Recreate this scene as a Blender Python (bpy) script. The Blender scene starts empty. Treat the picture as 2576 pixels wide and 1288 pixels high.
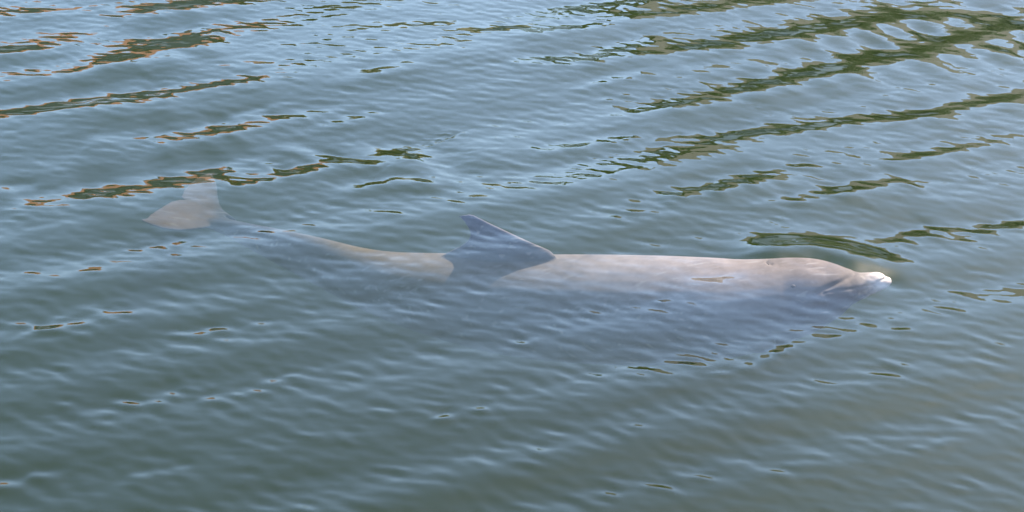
import bpy, math, random
import numpy as np
from mathutils import Vector, Matrix

scene = bpy.context.scene
col = scene.collection
random.seed(5)
R = math.radians

# ------------------------------------------------------------------ camera
DEP = R(26.0)             # how far the lens looks down
DIST = 5.2                # metres from lens to the middle of the picture on the water
FPX = 1288 / (1.575 / DIST)      # focal length for a picture 2576 wide
PPM = FPX / DIST                  # pixels of that picture per metre at the middle
CAM = Vector((0, -DIST * math.cos(DEP), DIST * math.sin(DEP)))
FWD = Vector((0, math.cos(DEP), -math.sin(DEP)))
UPV = Vector((0, math.sin(DEP), math.cos(DEP)))
RGT = Vector((1, 0, 0))
cd = bpy.data.cameras.new('camera')
cam = bpy.data.objects.new('camera', cd)
col.objects.link(cam)
cam.location = CAM
cam.rotation_euler = (math.pi / 2 - DEP, 0, 0)
cd.sensor_width = 36
cd.lens = 36 * FPX / 2576
cd.clip_start = 0.1
cd.clip_end = 3000
scene.camera = cam

# ------------------------------------------------------------------ sky, sun, exposure
SUN_EL, SUN_AZ = R(51), R(47)      # azimuth from +y (away from the lens) towards +x
world = bpy.data.worlds.new('World')
scene.world = world
world.use_nodes = True
wn = world.node_tree.nodes
wn.clear()
sky = wn.new('ShaderNodeTexSky')
sky.sky_type = 'NISHITA'
sky.sun_disc = False
sky.sun_elevation = SUN_EL
sky.sun_rotation = SUN_AZ
sky.air_density = 1.0
sky.dust_density = 0.8
sky.ozone_density = 1.0
bg = wn.new('ShaderNodeBackground')
bg.inputs['Strength'].default_value = 0.14
wo = wn.new('ShaderNodeOutputWorld')
world.node_tree.links.new(sky.outputs[0], bg.inputs[0])
world.node_tree.links.new(bg.outputs[0], wo.inputs[0])

sl = bpy.data.lights.new('sun', 'SUN')
sl.energy = 5.0
sl.angle = R(0.53)
sl.color = (1.0, 0.91, 0.80)
sun = bpy.data.objects.new('sun', sl)
col.objects.link(sun)
SUND = Vector((math.sin(SUN_AZ) * math.cos(SUN_EL), math.cos(SUN_AZ) * math.cos(SUN_EL), math.sin(SUN_EL)))
sun.rotation_euler = SUND.to_track_quat('Z', 'Y').to_euler()
sun.location = SUND * 30

vs = scene.view_settings
vs.view_transform = 'Standard'
vs.look = 'None'
vs.gamma = 1.0
vs.use_curve_mapping = False
vs.exposure = 2.2

cy = scene.cycles
cy.use_denoising = True
cy.use_adaptive_sampling = True
cy.adaptive_threshold = 0.02
cy.caustics_reflective = False
cy.caustics_refractive = False
cy.max_bounces = 5
cy.diffuse_bounces = 2
cy.glossy_bounces = 3
cy.volume_bounces = 0
cy.transparent_max_bounces = 24


# ------------------------------------------------------------------ picture <-> place
def ray(u, v):
    return FWD + RGT * ((u - 1288) / FPX) + UPV * (-(v - 644) / FPX)


def at_z(u, v, z=0.0):
    d = ray(u, v)
    return CAM + d * ((z - CAM.z) / d.z)


def to_px(P):
    """n x 3 points -> picture u, v (numpy)"""
    q = P - np.array(CAM)
    w = q @ np.array(FWD)
    return 1288 + FPX * (q @ np.array(RGT)) / w, 644 - FPX * (q @ np.array(UPV)) / w


# ------------------------------------------------------------------ helpers
def tag(o, label=None, cat=None, group=None, kind=None):
    for k, val in (('label', label), ('category', cat), ('group', group), ('kind', kind)):
        if val:
            o[k] = val
    return o


def obj(name, me, mat=None, parent=None):
    o = bpy.data.objects.new(name, me)
    col.objects.link(o)
    if mat is not None and not me.materials:
        me.materials.append(mat)
    if parent is not None:
        o.parent = parent
    return o


def empty(name, loc):
    o = bpy.data.objects.new(name, None)
    col.objects.link(o)
    o.location = loc
    return o


def mesh(name, verts, faces, smooth=False):
    me = bpy.data.meshes.new(name)
    me.from_pydata([tuple(v) for v in verts], [], faces)
    me.update()
    if smooth:
        me.polygons.foreach_set('use_smooth', [True] * len(me.polygons))
    return me


class MB:
    def __init__(s):
        s.v, s.f = [], []

    def add(s, vs_, fs):
        n = len(s.v)
        s.v += [tuple(p) for p in vs_]
        s.f += [tuple(i + n for i in q) for q in fs]

    def box(s, x0, x1, y0, y1, z0, z1):
        s.add([(x0, y0, z0), (x1, y0, z0), (x1, y1, z0), (x0, y1, z0), (x0, y0, z1), (x1, y0, z1), (x1, y1, z1), (x0, y1, z1)],
              [(0, 3, 2, 1), (4, 5, 6, 7), (0, 1, 5, 4), (1, 2, 6, 5), (2, 3, 7, 6), (3, 0, 4, 7)])
        return s

    def tube(s, pts, rad, n=8):
        base = len(s.v)
        for p, r in zip(pts, rad):
            for k in range(n):
                a = 2 * math.pi * k / n
                s.v.append((p[0] + r * math.cos(a), p[1] + r * math.sin(a), p[2]))
        for i in range(len(pts) - 1):
            for k in range(n):
                a, b = base + i * n + k, base + i * n + (k + 1) % n
                s.f.append((a, b, b + n, a + n))
        return s

    def build(s, name, mat, parent=None, smooth=False):
        return obj(name, mesh(name, s.v, s.f, smooth), mat, parent)


def new_mat(name):
    m = bpy.data.materials.new(name)
    m.use_nodes = True
    nt = m.node_tree
    nt.nodes.clear()
    out = nt.nodes.new('ShaderNodeOutputMaterial')
    return m, nt, out


def simple_mat(name, c1, c2, scale=3.0, rough=0.8, bump=0.0):
    m, nt, out = new_mat(name)
    p = nt.nodes.new('ShaderNodeBsdfPrincipled')
    tc = nt.nodes.new('ShaderNodeTexCoord')
    nz = nt.nodes.new('ShaderNodeTexNoise')
    nz.inputs['Scale'].default_value = scale
    nz.inputs['Detail'].default_value = 6
    mx = nt.nodes.new('ShaderNodeMix')
    mx.data_type = 'RGBA'
    mx.inputs[6].default_value = (*c1, 1)
    mx.inputs[7].default_value = (*c2, 1)
    L = nt.links.new
    L(tc.outputs['Object'], nz.inputs['Vector'])
    L(nz.outputs['Fac'], mx.inputs[0])
    L(mx.outputs[2], p.inputs['Base Color'])
    p.inputs['Roughness'].default_value = rough
    if bump:
        b = nt.nodes.new('ShaderNodeBump')
        b.inputs['Strength'].default_value = bump
        L(nz.outputs['Fac'], b.inputs['Height'])
        L(b.outputs[0], p.inputs['Normal'])
    L(p.outputs[0], out.inputs['Surface'])
    return m


# ------------------------------------------------------------------ water
def water_material():
    m, nt, out = new_mat('murky_harbour_water')
    N, L = nt.nodes.new, nt.links.new
    tr = N('ShaderNodeBsdfTransparent')
    gl = N('ShaderNodeBsdfGlossy')
    gl.inputs['Roughness'].default_value = 0.0
    gl.inputs['Color'].default_value = (1, 1, 1, 1)
    fr = N('ShaderNodeFresnel')
    fr.inputs['IOR'].default_value = 1.34
    mx = N('ShaderNodeMixShader')
    tc = N('ShaderNodeTexCoord')
    mp = N('ShaderNodeMapping')
    mp.inputs['Rotation'].default_value = (0, 0, R(14))
    mp.inputs['Scale'].default_value = (9, 30, 1)
    nz = N('ShaderNodeTexNoise')
    nz.inputs['Scale'].default_value = 1.0
    nz.inputs['Detail'].default_value = 1.5
    bp = N('ShaderNodeBump')
    bp.inputs['Strength'].default_value = 0.5
    bp.inputs['Distance'].default_value = 0.0007
    L(tc.outputs['Object'], mp.inputs['Vector'])
    L(mp.outputs[0], nz.inputs['Vector'])
    L(nz.outputs['Fac'], bp.inputs['Height'])
    L(bp.outputs[0], gl.inputs['Normal'])
    L(bp.outputs[0], fr.inputs['Normal'])
    geo = N('ShaderNodeNewGeometry')
    inv = N('ShaderNodeMath')
    inv.operation = 'SUBTRACT'
    inv.inputs[0].default_value = 1.0
    mf = N('ShaderNodeMath')
    mf.operation = 'MULTIPLY'
    L(geo.outputs['Backfacing'], inv.inputs[1])      # the underside lets light out unhindered
    L(inv.outputs[0], mf.inputs[0])
    L(fr.outputs[0], mf.inputs[1])
    L(mf.outputs[0], mx.inputs[0])
    L(tr.outputs[0], mx.inputs[1])
    L(gl.outputs[0], mx.inputs[2])
    L(mx.outputs[0], out.inputs['Surface'])
    sc = N('ShaderNodeVolumeScatter')
    sc.inputs['Color'].default_value = (0.62, 0.90, 0.22, 1)
    sc.inputs['Density'].default_value = 0.054
    ab = N('ShaderNodeVolumeAbsorption')
    ab.inputs['Color'].default_value = (0.27, 0.35, 0.30, 1)
    ab.inputs['Density'].default_value = 1.6
    ad = N('ShaderNodeAddShader')
    L(sc.outputs[0], ad.inputs[0])
    L(ab.outputs[0], ad.inputs[1])
    L(ad.outputs[0], out.inputs['Volume'])
    m.cycles.homogeneous_volume = True
    return m


# wavelets that lean away from the lens and so mirror the far bank: u0, v0, u1, v1, thickness px, lean
LEANS = [
    # upper left, house side
    (-40, 30, 190, 22, 22, .75), (310, 12, 590, -6, 34, .9), (-40, 131, 130, 122, 24, .8),
    (170, 188, 330, 142, 22, .75), (250, 130, 500, 92, 46, 1.0), (360, 170, 470, 150, 22, .55),
    (-40, 287, 215, 258, 26, .9), (190, 258, 400, 238, 34, .9), (390, 240, 640, 202, 20, .75),
    (410, 348, 570, 322, 24, .9), (560, 322, 690, 295, 24, .95), (690, 295, 840, 278, 16, .65),
    (240, 348, 350, 350, 20, .45), (330, 158, 490, 118, 26, .8), (310, 36, 470, 14, 26, .7), (560, 300, 700, 262, 12, .5), (640, 432, 660, 410, 12, .5),
    (50, 505, 260, 478, 26, .95), (250, 480, 540, 432, 34, 1.05), (520, 432, 640, 400, 22, .6),
    (590, 465, 730, 432, 16, .75), (720, 432, 860, 403, 16, .8),
    (870, 200, 1030, 165, 18, .85), (1000, 66, 1130, 58, 16, .6), (810, 315, 935, 284, 13, .75),
    (0, 472, 80, 468, 14, .5),
    # middle and right, trees
    (1180, 80, 1320, 70, 16, .5), (1310, 152, 1480, 150, 24, .9), (1470, 148, 1650, 95, 28, .95),
    (1340, 85, 1500, 66, 16, .75), (1400, 25, 1620, 2, 26, .75), (1580, 40, 1800, 22, 28, .8), (1760, 14, 2080, -8, 26, .7),
    (1455, 213, 1610, 180, 18, .85), 
    (1760, 175, 1900, 152, 20, .7),
    (2300, 40, 2600, 20, 26, .8), (2440, 140, 2600, 130, 26, .7),
    (1380, 372, 1575, 340, 20, .95), (1650, 342, 1740, 336, 10, .6), (1800, 345, 1910, 325, 20, .8), (1935, 325, 2090, 322, 18, .75),
    (1672, 492, 1800, 478, 18, .9), (1780, 478, 1920, 440, 22, .95),
    (1895, 514, 1990, 508, 12, .7), (2000, 505, 2130, 480, 20, .95), (2110, 480, 2260, 453, 24, 1.1),
    (2280, 397, 2500, 360, 22, .9), (2225, 602, 2345, 570, 22, .9), (2455, 577, 2570, 553, 16, .85),
    (1985, 418, 2050, 418, 8, .5), (2430, 345, 2576, 345, 12, .5),
    # low right pebbles
    (1876, 922, 1902, 921, 9, .62), (1908, 908, 1940, 904, 8, .62), (1930, 894, 1968, 890, 8, .62), (1945, 884, 1985, 881, 7, .5), (1958, 871, 1982, 871, 6, .5),
    (2093, 848, 2108, 848, 6, .5), (2262, 829, 2280, 829, 6, .45), (2300, 1121, 2314, 1121, 6, .4), (2355, 1108, 2374, 1107, 7, .45),
    (1295, 859, 1322, 859, 7, .5), (1338, 847, 1356, 847, 7, .5), (1740, 703, 1862, 692, 13, 1.15), (1658, 751, 1674, 751, 6, .5), (1795, 943, 1835, 941, 5, .4),
    # low left pebbles
    (35, 816, 70, 814, 7, .5), (95, 829, 135, 819, 10, .75), (140, 799, 160, 799, 6, .5), (175, 813, 210, 818, 7, .55), (150, 824, 175, 828, 7, .5), (55, 845, 72, 843, 8, .55),
    (265, 788, 295, 796, 8, .55), (438, 838, 460, 838, 7, .5), (478, 838, 520, 840, 9, .6), (525, 828, 555, 828, 9, .6), (565, 822, 580, 828, 7, .5), (640, 814, 665, 814, 7, .45),
    (160, 1015, 172, 1015, 5, .45), (230, 1033, 265, 1038, 9, .6), (300, 1010, 345, 1015, 7, .6), (375, 1012, 405, 1014, 7, .55), (402, 992, 432, 990, 11, .65),
    (515, 1003, 535, 1004, 7, .5), (530, 990, 545, 990, 6, .4), (585, 987, 600, 990, 7, .45), (645, 982, 662, 983, 5, .4), (668, 956, 697, 954, 9, .55), (722, 942, 735, 941, 5, .4),
    (1095, 1055, 1105, 1054, 5, .4), (1116, 1047, 1134, 1047, 7, .5), (1205, 1030, 1214, 1030, 5, .4), (90, 1190, 145, 1193, 7, .6), (340, 1192, 368, 1193, 8, .5), (442, 1175, 456, 1177, 6, .45),
    (-30, 1216, 50, 1215, 10, .7), (370, 622, 425, 624, 9, .6), (440, 600, 468, 606, 9, .6), (430, 610, 440, 612, 6, .45), (335, 627, 345, 628, 6, .5), (275, 631, 285, 632, 5, .45), (372, 603, 388, 605, 5, .4),
]
# long mirror bands upper right: points, thickness at both ends, lean
BANDS = [
    ([(1635, 136), (1760, 116), (1880, 97), (2000, 80), (2130, 62), (2260, 44), (2440, 26)], (20, 68), 1.15),
    ([(1625, 270), (1730, 252), (1830, 236), (1930, 208), (2030, 188), (2150, 168), (2300, 138), (2450, 104), (2610, 74)], (22, 74), 1.2),
    ([(2105, 304), (2210, 300), (2330, 286), (2460, 262), (2620, 234)], (20, 34), 1.15),
]
# wake of the dolphin: short curved lips (list of points), thickness px, lean
LIPS = [
    ([(752, 371), (800, 386), (850, 396), (900, 408), (945, 413)], 15, 1.15),
    ([(965, 384), (1020, 383), (1060, 398), (1085, 425), (1130, 447)], 30, 1.35),
    ([(865, 474), (920, 464), (985, 455), (1070, 456)], 18, 1.3),
]


def ground(u, v):
    p = at_z(u, v, 0)
    return np.array((p.x, p.y))


def water_height(X, Y, g):
    rng = np.random.RandomState(11)
    H = np.zeros_like(X)
    P = np.stack([X.ravel(), Y.ravel(), np.zeros(X.size)], 1)
    U, V = to_px(P)
    U = U.reshape(X.shape)
    V = V.reshape(X.shape)

    def train(n, lam, ang, spread, slope, seed, lamspread=.3):
        r = np.random.RandomState(seed)
        h = np.zeros_like(X)
        for _ in range(n):
            l = lam * math.exp(r.normal(0, lamspread))
            a = R(ang + r.normal(0, spread))          # direction of the crest
            kx, ky = -math.sin(a) * 2 * math.pi / l, math.cos(a) * 2 * math.pi / l
            s = slope * math.sqrt(2.0 / n)
            h += s * l / (2 * math.pi) * np.sin(kx * X + ky * Y + r.uniform(0, 6.283))
        return h * np.clip(1.4 - g / (lam * .30), 0, 1)

    # long harbour wave: crests rise to the right, at the places the photograph shows them
    knots = np.array([-700, -560, -420, -290, -170, -60, 35, 130, 212, 330, 455, 575, 720, 855, 965, 1105, 1270, 1420, 1575, 1730, 1900, 2080, 2270, 2470], float)
    C = V + 0.205 * U + 14 * np.sin(U / 420. + V / 300.)
    ph = np.interp(C, knots, np.arange(len(knots)))
    lam = np.interp(C, knots[:-1] + np.diff(knots) / 2, np.diff(knots)) / PPM / math.sin(DEP) * 0.9
    near = np.clip(1 - (np.maximum(np.abs(X) - 3.0, 0) + np.maximum(np.abs(Y - .6) - 3.0, 0)) / 2.0, 0, 1)
    # lean away (towards the bank) is steepest at whole numbers of ph
    amp = (.052 - .010 * np.clip((V - 700) / 150, 0, 1)) * (0.75 + 0.4 * np.sin(U / 330. + 1.3 + V / 140.)) * (1 + .15 * np.sin(V / 90. - U / 500.))
    H += near * amp * lam / (2 * math.pi) * np.sin(2 * math.pi * ph)
    H += train(16, .55, 27, 9, .018, 3)
    H += train(14, 1.3, 20, 16, .014, 4)
    # cross ripples
    mod = (1 + .25 * np.sin(2 * math.pi * ph + 2.2) * near) * (1 - .35 * np.exp(-((U - 2250) / 420) ** 2 - ((V - 110) / 130) ** 2))
    mod = mod * (.64 + .50 * np.clip((V - 250) / 800, 0, 1.2))
    H += mod * train(52, .060, -30, 19, .038, 5, .25)
    H += mod * train(30, .105, -24, 22, .013, 6, .25)
    H += mod * train(34, .042, -20, 24, .020, 9, .2)
    H += train(16, .20, -6, 22, .009, 7)
    H += train(16, .075, 32, 15, .012, 8)

    def lean(pts, th, a, broken=0.):
        nonlocal H
        best = np.full(X.shape, 1e9)
        bp = np.zeros(X.shape)
        ends = np.zeros(X.shape)
        G = [ground(*p) for p in pts]
        tot = sum(np.linalg.norm(G[i + 1] - G[i]) for i in range(len(G) - 1))
        run = 0
        for i in range(len(G) - 1):
            a0, a1 = G[i], G[i + 1]
            d = a1 - a0
            L = np.linalg.norm(d)
            d = d / L
            n = np.array((-d[1], d[0]))
            if n[1] < 0:
                n = -n
            s = (X - a0[0]) * d[0] + (Y - a0[1]) * d[1]
            p = (X - a0[0]) * n[0] + (Y - a0[1]) * n[1]
            sc = np.clip(s, 0, L)
            dist = np.hypot(p, s - sc)
            m = dist < best
            best = np.where(m, dist, best)
            bp = np.where(m, p, bp)
            ends = np.where(m, run + s, ends)
            run += L
        if isinstance(th, tuple):
            th = th[0] + (th[1] - th[0]) * np.clip(ends / tot, 0, 1)
        sg = th / PPM / math.sin(DEP)
        se = min(max(.018, .16 * tot), .12)
        over = np.maximum(np.maximum(-ends, ends - tot), 0)
        inner = np.clip(np.minimum(ends, tot - ends) / (tot * .5), 0, 1)
        w = np.exp(-(over / se) ** 2) * (.72 + .28 * inner)
        if broken:
            w = w * (1 + broken * np.sin(ends * 17.0 + pts[0][1]) + .7 * broken * np.sin(ends * 39.0 + pts[0][0]))
        H += -a * w * bp * np.exp(-bp ** 2 / (2 * sg * sg))

    def steep(v, a):
        """lean that mirrors the bank at 16 - 12 a degrees above its foot"""
        d = DEP + (v - 644) / FPX
        return math.tan((d - R(max(3.0, 16 - 12 * a))) / 2) - .018

    for u0, v0, u1, v1, th, a in LEANS:
        if u0 < 900 and v0 < 520 and th > 12:
            th *= 1.25
        lean([(u0, v0), (u1, v1)], th, steep((v0 + v1) / 2, a), .12 if th > 14 else 0)
    for pts, th, a in BANDS:
        lean(pts, th, steep(pts[len(pts) // 2][1], a), .24)
    for pts, th, a in LIPS:
        lean(pts, th, steep(pts[0][1], a))

    # the swelling pushed up over the head
    cr = [ground(*p) for p in ((1960, 652), (2040, 649), (2100, 658), (2140, 673))]
    tipg = ground(2222, 706)
    best = np.full(X.shape, 1e9)
    for a0, a1 in zip(cr[:-1], cr[1:]):
        d = a1 - a0
        L = np.linalg.norm(d)
        t = np.clip(((X - a0[0]) * d[0] + (Y - a0[1]) * d[1]) / L ** 2, 0, 1)
        best = np.minimum(best, np.hypot(X - a0[0] - t * d[0], Y - a0[1] - t * d[1]))
    fl = np.exp(-(best / .085) ** 2)
    H = H * (1 - .55 * fl) + .041 * np.exp(-(best / .120) ** 2) - .014 * np.exp(-((X - tipg[0]) ** 2 + (Y - tipg[1]) ** 2) / .055 ** 2)
    return H


def axis(lo, hi, step, far_lo, far_hi):
    a = list(np.arange(lo, hi + step / 2, step))
    s = step
    while a[-1] < far_hi:
        s *= 1.06
        a.append(min(a[-1] + s, far_hi))
    s = step
    while a[0] > far_lo:
        s *= 1.06
        a.insert(0, max(a[0] - s, far_lo))
    return np.array(a)


BANK_Y = 24.0


def build_water():
    xs = axis(-2.55, 2.55, .0076, -60, 60)
    ys = axis(-1.55, 2.98, .0076, -45, BANK_Y)
    X, Y = np.meshgrid(xs, ys)
    # the small waves die out where the sheet is coarse
    gx, gy = np.gradient(xs), np.gradient(ys)
    g = np.maximum(gx[None, :], gy[:, None])
    H = water_height(X, Y, g)
    ny, nx = X.shape
    top = np.stack([X.ravel(), Y.ravel(), H.ravel()], 1)
    i = np.arange(ny * nx).reshape(ny, nx)
    q = np.stack([i[:-1, :-1].ravel(), i[:-1, 1:].ravel(), i[1:, 1:].ravel(), i[1:, :-1].ravel()], 1)
    # rim going down to the bed, so the body of water is closed
    rim = np.concatenate([i[0, :-1], i[:-1, -1], i[-1, :0:-1], i[:0:-1, 0]])
    n0 = len(top)
    low = top[rim].copy()
    low[:, 2] = -3.9
    k = np.arange(len(rim))
    k2 = (k + 1) % len(rim)
    side = np.stack([rim[k], n0 + k, n0 + k2, rim[k2]], 1)
    verts = np.concatenate([top, low])
    quads = np.concatenate([q, side])
    me = bpy.data.meshes.new('water')
    me.vertices.add(len(verts))
    me.vertices.foreach_set('co', verts.ravel())
    nq, nr = len(quads), len(rim)
    me.loops.add(nq * 4 + nr)
    me.polygons.add(nq + 1)
    bottom = (n0 + k)[::-1]
    me.loops.foreach_set('vertex_index', np.concatenate([quads.ravel(), bottom]).astype(np.int32))
    me.polygons.foreach_set('loop_start', np.concatenate([np.arange(nq) * 4, [nq * 4]]).astype(np.int32))
    sm = np.zeros(nq + 1, bool)
    sm[:len(q)] = True
    me.update(calc_edges=True)
    me.polygons.foreach_set('use_smooth', sm)
    me.validate()
    o = obj('water', me, water_material())
    tag(o, kind='structure', label='murky green harbour water with diagonal ripples mirroring sky and bank')
    return o


build_water()

# bed of the harbour and the land beyond, one sheet to the horizon with the basin let into it
bed_mat = simple_mat('silt', (.09, .08, .055), (.13, .115, .08), 1.2, .95)
land_mat = simple_mat('dry_lawn', (.075, .09, .03), (.12, .11, .05), .8, .95)
gx = [-1500, -70, 70, 1500]
gyv = [-1500, -60, BANK_Y + .02, BANK_Y + .6, 1500]
gz = [-4.0, -4.0, -4.0, .9, 2.2]
gv, gf = [], []
for j, yv in enumerate(gyv):
    for xv in gx:
        gv.append((xv, yv, gz[j]))
for j in range(len(gyv) - 1):
    for k in range(3):
        a = j * 4 + k
        gf.append((a, a + 1, a + 5, a + 4))
gm = mesh('ground', gv, gf)
gm.materials.append(bed_mat)
gm.materials.append(land_mat)
for p in gm.polygons:
    p.material_index = 1 if p.index // 3 == 3 else 0
tag(obj('ground', gm), kind='structure', label='silty harbour bed and grassy land behind the bank')


# ------------------------------------------------------------------ dolphin
def skin_material():
    m, nt, out = new_mat('dolphin_skin')
    N, L = nt.nodes.new, nt.links.new
    p = N('ShaderNodeBsdfPrincipled')
    at = N('ShaderNodeAttribute')
    at.attribute_name = 'hide'
    tc = N('ShaderNodeTexCoord')
    n1 = N('ShaderNodeTexNoise')
    n1.inputs['Scale'].default_value = 7.5
    n1.inputs['Detail'].default_value = 6
    n1.inputs['Roughness'].default_value = .72
    r1 = N('ShaderNodeMapRange')
    r1.inputs[1].default_value, r1.inputs[2].default_value = .3, .7
    r1.inputs[3].default_value, r1.inputs[4].default_value = .66, 1.28
    # pale tooth-rake scratches
    mp = N('ShaderNodeMapping')
    mp.inputs['Rotation'].default_value = (.3, .2, R(20))
    mp.inputs['Scale'].default_value = (9, 75, 48)
    n2 = N('ShaderNodeTexNoise')
    n2.inputs['Scale'].default_value = 1.0
    n2.inputs['Detail'].default_value = 2
    r2 = N('ShaderNodeMapRange')
    r2.inputs[1].default_value, r2.inputs[2].default_value = .62, .70
    r2.inputs[3].default_value, r2.inputs[4].default_value = 0, .6
    v1 = N('ShaderNodeTexVoronoi')
    v1.inputs['Scale'].default_value = 26
    r3 = N('ShaderNodeMapRange')
    r3.inputs[1].default_value, r3.inputs[2].default_value = .06, .11
    r3.inputs[3].default_value, r3.inputs[4].default_value = .35, 0
    mul = N('ShaderNodeMix')
    mul.data_type, mul.blend_type = 'RGBA', 'MULTIPLY'
    mul.inputs[0].default_value = 1
    pale = N('ShaderNodeMix')
    pale.data_type = 'RGBA'
    pale.inputs[7].default_value = (.135, .12, .11, 1)
    add = N('ShaderNodeMath')
    add.operation = 'MAXIMUM'
    L(tc.outputs['Object'], n1.inputs['Vector'])
    L(tc.outputs['Object'], mp.inputs['Vector'])
    L(mp.outputs[0], n2.inputs['Vector'])
    L(tc.outputs['Object'], v1.inputs['Vector'])
    L(n1.outputs['Fac'], r1.inputs[0])
    L(n2.outputs['Fac'], r2.inputs[0])
    L(v1.outputs['Distance'], r3.inputs[0])
    L(at.outputs['Color'], mul.inputs[6])
    L(r1.outputs[0], mul.inputs[7])
    L(r2.outputs[0], add.inputs[0])
    L(r3.outputs[0], add.inputs[1])
    L(add.outputs[0], pale.inputs[0])
    L(mul.outputs[2], pale.inputs[6])
    L(pale.outputs[2], p.inputs['Base Color'])
    n3 = N('ShaderNodeTexNoise')
    n3.inputs['Scale'].default_value = 90
    n3.inputs['Detail'].default_value = 3
    bp = N('ShaderNodeBump')
    bp.inputs['Strength'].default_value = .25
    bp.inputs['Distance'].default_value = .002
    L(tc.outputs['Object'], n3.inputs['Vector'])
    L(n3.outputs['Fac'], bp.inputs['Height'])
    L(bp.outputs[0], p.inputs['Normal'])
    p.inputs['Roughness'].default_value = .6
    p.inputs['Specular IOR Level'].default_value = 0.0
    L(p.outputs[0], out.inputs['Surface'])
    return m


def loft(stations, n=28):
    """stations: centre, half width, half height, squareness -> closed tube, rings upright across the path"""
    c = [Vector(s[0]) for s in stations]
    mb = MB()
    for i, s in enumerate(stations):
        t = (c[min(i + 1, len(c) - 1)] - c[max(i - 1, 0)]).normalized()
        side = Vector((0, 0, 1)).cross(t).normalized()     # to the far side when heading right
        up = t.cross(side).normalized()
        for k in range(n):
            a = 2 * math.pi * k / n
            ca, sa = math.cos(a), math.sin(a)
            mb.v.append(tuple(c[i] + side * (s[1] * ca) + up * (s[2] * sa)))
    m = len(stations)
    for i in range(m - 1):
        for k in range(n):
            a, b = i * n + k, i * n + (k + 1) % n
            mb.f.append((a, b, b + n, a + n))
    mb.f.append(tuple(range(n))[::-1])
    mb.f.append(tuple((m - 1) * n + k for k in range(n)))
    return mb


def smooth_stations(rows, sub=6):
    rows = np.array(rows, float)
    t = np.arange(len(rows))
    tt = np.linspace(0, len(rows) - 1, (len(rows) - 1) * sub + 1)
    res = []
    for c in range(rows.shape[1]):
        y = rows[:, c]
        m = np.gradient(y)
        i = np.clip(tt.astype(int), 0, len(rows) - 2)
        f = tt - i
        h00, h10, h01, h11 = 2 * f**3 - 3 * f**2 + 1, f**3 - 2 * f**2 + f, -2 * f**3 + 3 * f**2, f**3 - f**2
        res.append(h00 * y[i] + h10 * m[i] + h01 * y[i + 1] + h11 * m[i + 1])
    return np.stack(res, 1)


# u, v of the upper outline, half height, half width, height of the upper outline above the water
BODY = [
    (530, 541, .022, .030, -.262), (565, 545, .030, .028, -.255), (620, 553, .046, .028, -.240), (700, 565, .068, .036, -.222),
    (800, 584, .090, .052, -.203), (900, 609, .106, .075, -.186), (980, 621, .120, .098, -.170), (1100, 625, .143, .132, -.160),
    (1250, 629, .165, .156, -.142), (1400, 631, .176, .172, -.110), (1550, 634, .178, .176, -.075), (1700, 640, .172, .172, -.044),
    (1800, 646, .160, .162, -.020), (1870, 650, .148, .150, -.010), (1940, 649, .136, .138, .003), (2000, 646, .124, .126, .017),
    (2050, 648, .108, .110, .029), (2090, 656, .088, .094, .029), (2120, 666, .066, .076, .024), (2142, 675, .047, .058, .016), (2160, 682, .030, .040, .010), (2176, 687, .014, .02, .004),
]


def centre(u, v, r, ztop):
    """middle of a section whose upper outline shows at u, v"""
    return at_z(u, v + r * FPX / DIST, ztop - r)


def flat_fin(outline, thick, sub=3):
    """closed fin from pairs of edge points (lead, trail) with half thickness"""
    mb = MB()
    n = 13
    for lead, trail, th, nor in outline:
        lead, trail = Vector(lead), Vector(trail)
        ring = []
        prof = [(0, 0), (.03, .45), (.12, .85), (.3, 1), (.55, .85), (.8, .5), (1, .22)]
        for f, h in prof:
            ring.append(lead.lerp(trail, f) + Vector(nor) * (th * h))
        for f, h in prof[::-1][0:-1]:
            ring.append(lead.lerp(trail, f) - Vector(nor) * (th * h))
        mb.v += [tuple(p) for p in ring]
    m = len(outline)
    for i in range(m - 1):
        for k in range(n):
            a, b = i * n + k, i * n + (k + 1) % n
            mb.f.append((a, b, b + n, a + n))
    mb.f.append(tuple(range(n))[::-1])
    mb.f.append(tuple((m - 1) * n + k for k in range(n)))
    return mb


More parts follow.
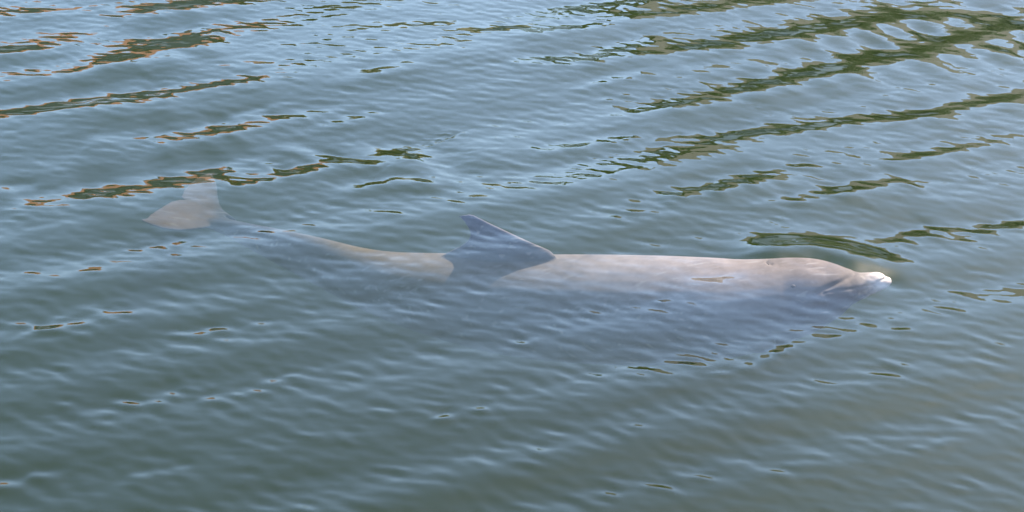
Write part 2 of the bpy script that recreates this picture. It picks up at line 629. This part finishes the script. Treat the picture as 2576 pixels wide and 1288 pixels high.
def build_dolphin():
    st = smooth_stations(BODY, 5)
    spine = []
    body = []
    for u, v, rv, rw, zt in st:
        c = centre(u, v, rv, zt)
        body.append((c, rw, rv))
    solids = [loft(body, 32)]
    # jaws: straight from inside the head to the tip
    def jaw(base, tip, rows):
        rows = smooth_stations(rows, 4)
        solids.append(loft([(base.lerp(tip, f) + Vector((0, 0, dz)), rw, rv) for f, rv, rw, dz in rows], 24))
    hc = centre(2030, 647, .115, .027)
    jaw(hc + Vector((0, -.01, -.005)), at_z(2227, 697, -.002),
        [(0, .050, .070, 0), (.30, .048, .064, .002), (.52, .040, .053, .004), (.68, .029, .040, .003), (.82, .0225, .031, .002), (.92, .019, .026, 0), (.97, .0135, .019, 0), (1.0, .005, .008, 0)])
    jaw(hc + Vector((-.02, -.012, -.050)), at_z(2243, 703.5, -.010),
        [(0, .045, .070, 0), (.30, .038, .060, 0), (.52, .030, .046, 0), (.70, .023, .034, 0), (.84, .0185, .027, 0), (.93, .0155, .022, 0), (.975, .0115, .016, 0), (1.0, .004, .007, 0)])

    # the back fin stands in the upright plane along the spine
    P0, P1 = centre(1150, 626, .150, -.155), centre(1400, 631, .176, -.110)
    t = Vector((P1.x - P0.x, P1.y - P0.y, 0)).normalized()
    nrm = Vector((-t.y, t.x, 0))

    def on_plane(u, v):
        d = ray(u, v)
        return CAM + d * ((P0 - CAM).dot(nrm) / d.dot(nrm))
    fin = [((1400, 668), (1085, 668), .030), ((1400, 645), (1108, 645), .026), ((1385, 631), (1132, 631), .021), ((1352, 617), (1160, 618), .017), ((1318, 602), (1178, 604), .0145),
           ((1288, 588), (1183.5, 590), .0125), ((1256, 573), (1180, 577), .0105), ((1228, 559.5), (1170, 562), .008), ((1206, 548), (1160, 551), .006), ((1190, 540), (1153, 544), .0045),
           ((1182, 538.5), (1154, 541.5), .003)]
    solids.append(flat_fin([(on_plane(*a), on_plane(*b), th, nrm) for a, b, th in fin], 0))

    # flukes, nearly level, the near lobe tipped up a little
    def fl(pts, nor):
        solids.append(flat_fin([(at_z(*a), at_z(*b), th, nor) for a, b, th in pts], 0))
    nz = (0, 0, 1)
    fl([((610, 580, -.298), (500, 512, -.283), .020), ((572, 572, -.293), (470, 505, -.278), .018), ((530, 571, -.283), (452, 503, -.268), .015), ((492, 577, -.273), (430, 508, -.258), .012),
        ((450, 580, -.258), (408, 520, -.248), .009), ((412, 576, -.248), (387, 533, -.238), .007), ((380, 566, -.238), (370, 545, -.233), .0045), ((358, 557, -.233), (355, 551, -.233), .004)], nz)
    fl([((600, 560, -.293), (500, 530, -.293), .019), ((566, 535, -.293), (470, 512, -.283), .017), ((554, 515, -.298), (455, 496, -.288), .014), ((549, 495, -.308), (462, 478, -.298), .011),
        ((548, 474, -.313), (478, 460, -.308), .008), ((544, 455, -.318), (498, 445, -.313), .0055), ((534, 438, -.323), (520, 434, -.323), .003)], nz)
    # flippers: the near one hangs down and back, the far one mirrors it
    def flip(sgn):
        root = at_z(1905, 772, -.185)
        mid = body[int(len(body) * .72)][0]
        out = []
        for (a, b, th) in [((1930, 772, -.20), (1830, 790, -.21), .026), ((1915, 796, -.225), (1805, 808, -.228), .022), ((1885, 822, -.24), (1775, 828, -.242), .017),
                           ((1845, 846, -.252), (1742, 846, -.252), .013), ((1795, 866, -.26), (1712, 860, -.26), .009), ((1750, 880, -.265), (1692, 873, -.265), .006), ((1710, 884, -.268), (1684, 880, -.268), .003)]:
            pa, pb = at_z(*a), at_z(*b)
            if sgn < 0:
                pa.y, pb.y = 2 * mid.y - pa.y, 2 * mid.y - pb.y
            out.append((pa, pb, th, Vector((0, .55 * -sgn, .83))))
        solids.append(flat_fin(out, 0))
    flip(1)
    flip(-1)

    allmb = MB()
    for s in solids:
        allmb.add(s.v, s.f)
    me = mesh('raw', allmb.v, allmb.f)
    import bmesh
    bm = bmesh.new()
    bm.from_mesh(me)
    bmesh.ops.recalc_face_normals(bm, faces=bm.faces)
    bm.to_mesh(me)
    bm.free()
    tmp = bpy.data.objects.new('raw', me)
    col.objects.link(tmp)
    rm = tmp.modifiers.new('r', 'REMESH')
    rm.mode = 'VOXEL'
    rm.voxel_size = .0042
    s1 = tmp.modifiers.new('s', 'SMOOTH')
    s1.factor = .5
    s1.iterations = 10
    dg = bpy.context.evaluated_depsgraph_get()
    done = bpy.data.meshes.new_from_object(tmp.evaluated_get(dg))
    bpy.data.objects.remove(tmp)
    done.name = 'body'
    nv = len(done.vertices)
    co = np.empty(nv * 3)
    done.vertices.foreach_get('co', co)
    co = co.reshape(-1, 3)
    no = np.empty(nv * 3)
    done.vertices.foreach_get('normal', no)
    no = no.reshape(-1, 3)
    U, V = to_px(co)
    face = no @ -np.array(FWD)

    def dist_line(pts):
        best = np.full(nv, 1e9)
        for (x0, y0), (x1, y1) in zip(pts[:-1], pts[1:]):
            dx, dy = x1 - x0, y1 - y0
            tt = np.clip(((U - x0) * dx + (V - y0) * dy) / (dx * dx + dy * dy), 0, 1)
            best = np.minimum(best, np.hypot(U - x0 - tt * dx, V - y0 - tt * dy))
        return best
    dep = np.zeros(nv)
    vis = np.clip(face * 4, 0, 1)
    for pts, w, d in [
        ([(2226, 700), (2214, 706), (2199, 716), (2170, 722), (2135, 727), (2105, 731), (2072, 738)], 2.6, .0055),   # mouth
        ([(1933, 652), (1928, 657), (1933, 662), (1941, 663)], 3.0, .0045),                                      # blowhole lip
        ([(1941, 663), (1985, 657), (2040, 655)], 6, .0022), ([(1960, 668), (2020, 668), (2075, 682)], 7, .0022),
        ([(2152, 682), (2146, 692), (2120, 706), (2085, 722), (2050, 738)], 6, .006),                           # crease where melon meets jaw
    ]:
        dep -= d * np.exp(-(dist_line(pts) / w) ** 2) * vis
    for (u, v, w, d) in [(2082, 737, 11, .006), (2070, 747, 8, .005), (2062, 757, 12, .004), (2076, 757, 5, .004)]:     # folds at the mouth corner
        dep += d * np.exp(-((U - u) ** 2 + ((V - v) * 1.6) ** 2) / w ** 2) * vis
    # knobbly jaw skin
    rr = np.random.RandomState(2)
    kn = np.zeros(nv)
    for _ in range(24):
        k = rr.normal(0, 1, 3)
        k = k / np.linalg.norm(k) * 2 * math.pi / rr.uniform(.012, .022)
        kn += np.sin(co @ k + rr.uniform(0, 6.28))
    jawm = np.clip((U - 2135) / 40, 0, 1)
    dep += kn / 24 ** .5 * .0007 * jawm
    co = co + no * dep[:, None]
    done.vertices.foreach_set('co', co.ravel())
    # grey-brown back, shade painted dark blue on sides and belly, white worn jaw tip
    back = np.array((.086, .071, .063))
    side_shade = np.array((.034, .043, .060))
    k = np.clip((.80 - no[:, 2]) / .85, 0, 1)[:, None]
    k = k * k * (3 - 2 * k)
    c = back * (1 - k) + side_shade * k
    # shade painted into fin sides and tail, sunlight into the back before the fin
    fin_shade = (np.clip((636 - V) / 10, 0, 1) * np.clip((U - 1125) / 30, 0, 1) * np.clip((1425 - U) / 30, 0, 1) * np.clip(np.abs(no[:, 1]) * 1.6, 0, 1))[:, None]
    c = c * (1 - fin_shade) + np.array((.020, .023, .031)) * fin_shade
    mid = (np.clip((1190 - U) / 120, 0, 1) * np.clip((U - 720) / 120, 0, 1))[:, None]  # golden sunlight on the tail stock painted as a tan tint
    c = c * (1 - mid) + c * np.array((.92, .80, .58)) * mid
    tail_shade = np.clip((860 - U) / 200, 0, 1)[:, None]
    c = c * (1 - tail_shade) + c * np.array((.40, .47, .60)) * tail_shade
    fk = np.clip((555 - U) / 30, 0, 1)[:, None]
    c = c * (1 - fk) + c * np.array((1.85, 1.32, .95)) * fk
    lit_back = (np.clip((U - 1330) / 250, 0, 1) * np.clip((2000 - U) / 200, 0, 1))[:, None]
    c = c * (1 + .25 * lit_back)
    tip = np.clip((U - 2160 + kn * 1.5) / 60, 0, 1)[:, None]
    tip = tip * tip * (3 - 2 * tip)
    c = c * (1 - tip) + np.array((.24, .20, .175)) * tip
    mel = np.exp(-(((U - 2090) / 60) ** 2 + ((V - 690) / 26) ** 2))[:, None] * .35
    c = c * (1 - mel) + np.array((.10, .085, .075)) * mel
    bl = np.exp(-(dist_line([(1945, 664), (1990, 661), (2040, 668), (2060, 672)]) / 18) ** 2)[:, None] * .2
    c = c * (1 - bl) + np.array((.048, .038, .033)) * bl
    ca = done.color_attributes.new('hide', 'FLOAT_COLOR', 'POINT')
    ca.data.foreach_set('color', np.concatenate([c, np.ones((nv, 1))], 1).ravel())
    done.polygons.foreach_set('use_smooth', [True] * len(done.polygons))
    done.update()
    skin = skin_material()
    root = empty('dolphin', (0, 0, 0))
    tag(root, 'grey dolphin gliding just under the surface, pale beak tip breaking the water', 'dolphin')
    done.materials.clear()
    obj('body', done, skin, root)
    # blowhole and near eye
    dark = simple_mat('dark_wet_skin', (.030, .026, .025), (.042, .036, .034), 40, .6)

    def surf(u, v):
        m = np.hypot(U - u, V - v) < 5
        m &= face > .1
        ids = np.where(m)[0]
        if len(ids) == 0:
            return None
        j = ids[np.argmin(np.hypot(U[ids] - u, V[ids] - v))]
        return Vector(co[j]), Vector(no[j])
    dark.node_tree.nodes['Principled BSDF'].inputs['Specular IOR Level'].default_value = .05
    pts = [surf(*p) for p in ((1932, 654), (1929, 657), (1931, 660.5), (1936, 662.5))]
    pts = [p for p in pts if p]
    mb = MB()
    if len(pts) >= 3:
        for i, (p, n) in enumerate(pts):
            w = .0022 * (1 - .75 * abs(i / (len(pts) - 1) * 2 - 1))
            t2 = (pts[min(i + 1, len(pts) - 1)][0] - pts[max(i - 1, 0)][0]).normalized()
            s2 = n.cross(t2).normalized()
            mb.v += [tuple(p + s2 * w + n * .0006), tuple(p + n * .0016), tuple(p - s2 * w + n * .0006), tuple(p - n * .002)]
        for i in range(len(pts) - 1):
            for k in range(4):
                a, b = i * 4 + k, i * 4 + (k + 1) % 4
                mb.f.append((a, b, b + 4, a + 4))
        mb.f += [(3, 2, 1, 0), tuple(len(mb.v) - 4 + k for k in range(4))]
        mb.build('blowhole', dark, root)
    e = surf(1996, 719)
    if e:
        mb = MB()
        p, n = e
        q = n.to_track_quat('Z', 'Y')
        rings, seg = 6, 14
        for i in range(rings + 1):
            ph = math.pi * i / rings
            for k in range(seg):
                a = 2 * math.pi * k / seg
                mb.v.append(tuple(p + q @ Vector((.008 * math.sin(ph) * math.cos(a), .005 * math.sin(ph) * math.sin(a), .0045 * math.cos(ph)))))
        for i in range(rings):
            for k in range(seg):
                a, b = i * seg + k, i * seg + (k + 1) % seg
                mb.f.append((a, a + seg, b + seg, b))
        mb.build('eye', dark, root, True)
    return root


build_dolphin()


# ------------------------------------------------------------------ the far bank, seen only as a mirror image in the ripples
whitewash = simple_mat('whitewash', (.66, .66, .65), (.76, .76, .75), 1.0, .9)
stone = simple_mat('pale_quay_stone', (.42, .41, .39), (.52, .505, .48), 1.5, .9, .2)
plaster_grey = simple_mat('grey_render', (.16, .165, .16), (.22, .225, .215), 2, .9)
plaster_sand = simple_mat('sand_render', (.42, .36, .27), (.50, .43, .33), 1.5, .9)
taupe = simple_mat('taupe_shingles', (.17, .145, .115), (.23, .197, .16), 1.2, .85)
terracotta = simple_mat('terracotta_tiles', (.24, .088, .042), (.31, .125, .065), 3, .8)
slate = simple_mat('dark_shutter', (.04, .045, .045), (.06, .065, .06), 4, .5)
glass = simple_mat('window_glass', (.03, .035, .04), (.05, .055, .06), 2, .12)
bark = simple_mat('bark', (.09, .065, .045), (.14, .105, .075), 8, .95, .4)
leaf_dark = simple_mat('dark_leaves', (.028, .052, .010), (.045, .075, .015), .9, .75)
leaf_olive = simple_mat('olive_leaves', (.15, .125, .055), (.22, .185, .095), .9, .75)


def window(parent, x0, x1, z0, z1, y):
    w = MB()
    t = .08
    for a, b, c, d in ((x0, x1, z0, z0 + t), (x0, x1, z1 - t, z1), (x0, x0 + t, z0 + t, z1 - t), (x1 - t, x1, z0 + t, z1 - t)):
        w.box(a, b, y - .06, y + .02, c, d)
    o = w.build('window', slate, parent)
    MB().box(x0 + t, x1 - t, y - .03, y - .005, z0 + t, z1 - t).build('pane', glass, o)


def gable_house(name, x0, x1, y0, y1, base, eave, ridge, wall, roofm, label, cols, rows):
    r = empty(name, ((x0 + x1) / 2, (y0 + y1) / 2, base))
    tag(r, label, 'house')
    W = (x1 - x0) / 2
    D = (y1 - y0) / 2
    MB().box(-W, W, -D, D, 0, eave).build('wall', wall, r)
    m = MB()
    o = .45
    e = eave - .08
    t = .22
    for s in (-1, 1):
        m.add([(-W - o, s * (D + o), e), (W + o, s * (D + o), e), (W + o, 0, ridge), (-W - o, 0, ridge),
               (-W - o, s * (D + o), e + t), (W + o, s * (D + o), e + t), (W + o, 0, ridge + t), (-W - o, 0, ridge + t)],
              [(0, 1, 2, 3), (4, 5, 6, 7), (0, 1, 5, 4), (1, 2, 6, 5), (2, 3, 7, 6), (3, 0, 4, 7)])
    rf = m.build('roof', roofm, r)
    MB().box(W * .4, W * .4 + .7, .4, 1.0, ridge - .6, ridge + 1.0).build('chimney', wall, rf)
    for j in range(rows):
        for i in range(cols):
            cx = -W + (i + .5) * 2 * W / cols
            window(r, cx - .5, cx + .5, .8 + j * 2.7, 2.2 + j * 2.7, -D)
    return r


# quay wall along the bank
MBq = MB()
MBq.box(-60, 60, BANK_Y + .01, BANK_Y + .55, -3.8, 1.3)
MBq.box(-60, 60, BANK_Y - .06, BANK_Y + .62, 1.3, 1.48)
tag(MBq.build('quay_wall', stone), 'pale grey stone quay wall along the far bank, mirrored inside the dark reflections', 'wall')

shed = empty('boat_shed', (1.6, 26.2, 1.0))
tag(shed, 'low whitewashed boat shed before the dark trees, mirrored inside the middle reflections', 'shed')
MB().box(-3.6, 3.6, -1.1, 1.1, 0, 2.5).build('wall', whitewash, shed)
MB().box(-3.8, 3.8, -1.35, 1.3, 2.5, 2.7).build('roof', plaster_grey, shed)
for k in range(3):
    d_ = MB().box(-3.0 + k * 2.2, -1.4 + k * 2.2, -1.16, -1.08, .05, 2.1).build('door', plaster_grey, shed)
    MB().box(-1.6 + k * 2.2, -1.52 + k * 2.2, -1.22, -1.165, .95, 1.15).build('handle', slate, d_)

gable_house('gabled_house', -16, -4.6, 27, 34, 1.2, 3.7, 5.7, plaster_grey, terracotta, 'grey house with orange tiled roof mirrored in the upper ripples beside the flukes', 5, 1)

gable_house('cottage', -4.3, -.6, 31, 36, 1.2, 2.9, 5.7, plaster_sand, simple_mat('straw_tiles', (.27, .22, .13), (.35, .29, .18), 3, .9), 'small sand-coloured cottage between house and shed, mirrored above the tail stock', 2, 1)
gable_house('lodge', 3.2, 23.0, 30.5, 39.5, 1.4, 4.6, 9.4, plaster_sand, taupe, 'long lodge with taupe shingle roof behind the trees, mirrored in the upper right ripples', 7, 1)


def tree(x, y, base, h, rad, leafm, label, seed, squash=.8):
    rr = random.Random(seed)
    r = empty('bank_tree', (x, y, base))
    tag(r, label, 'tree', 'trees on the far bank')
    tm = MB()
    top = h * .62
    tm.tube([(0, 0, -.3), (.05, 0, h * .2), (-.04, .05, h * .4), (.03, 0, top)], [h * .035, h * .028, h * .022, h * .008])
    for k in range(5):
        a = k * 1.257 + rr.uniform(-.3, .3)
        z0 = h * rr.uniform(.28, .45)
        tm.tube([(0, 0, z0), (math.cos(a) * rad * .3, math.sin(a) * rad * .3, z0 + h * .12), (math.cos(a) * rad * .65, math.sin(a) * rad * .65, z0 + h * .22)],
                [h * .016, h * .011, h * .004], 6)
    tm.build('trunk', bark, r, True)
    cm = MB()
    clumps = []
    for k in range(26):
        a, q = rr.uniform(0, 6.283), rr.random() ** .5
        zz = rr.uniform(-1, 1)
        f = math.sqrt(max(0, 1 - zz * zz))
        clumps.append((math.cos(a) * q * f * rad, math.sin(a) * q * f * rad, h * .62 + zz * h * .36 * squash, rad * rr.uniform(.25, .42)))
    for cx, cy_, cz, cr in clumps:
        for _ in range(95):
            v = Vector((rr.gauss(0, 1), rr.gauss(0, 1), rr.gauss(0, 1))).normalized() * cr * rr.uniform(.5, 1.05)
            s = rr.uniform(.10, .2)
            a = Vector((rr.gauss(0, 1), rr.gauss(0, 1), rr.gauss(0, 1))).normalized()
            b = a.orthogonal().normalized()
            p = Vector((cx, cy_, cz)) + v
            cm.add([p - a * s, p + b * s * .5, p + a * s, p - b * s * .5], [(0, 1, 2, 3)])
    cm.build('crown', leafm, r)


TREES = [(-3.6, 26.5, 5.2, 1.7, leaf_olive, 'small olive-green tree at the house corner, mirrored above the flukes'),
         (-1.4, 27.5, 4.4, 1.5, leaf_olive, 'low olive bush-like tree mirrored left of the middle ripples'),
         (1.5, 29.6, 5.6, 2.1, leaf_dark, 'dark green tree mirrored in the ripples above the back fin'),
         (4.6, 29.0, 6.2, 2.4, leaf_dark, 'dark green tree mirrored in the ripples above the dolphin head'),
         (7.8, 27.6, 6.0, 2.7, leaf_dark, 'largest dark green tree, mirrored in the broad upper right band'),
         (11.8, 27.2, 5.4, 2.5, leaf_dark, 'dark green tree before the taupe-roofed lodge, mirrored at the upper right edge'),
         (15.6, 27.6, 5.2, 2.4, leaf_dark, 'dark green tree farthest along the bank beyond the upper right corner')]
for i, (x, y, h, rad, lm, lab) in enumerate(TREES):
    tree(x, y, 1.05, h, rad, lm, lab, 40 + i)
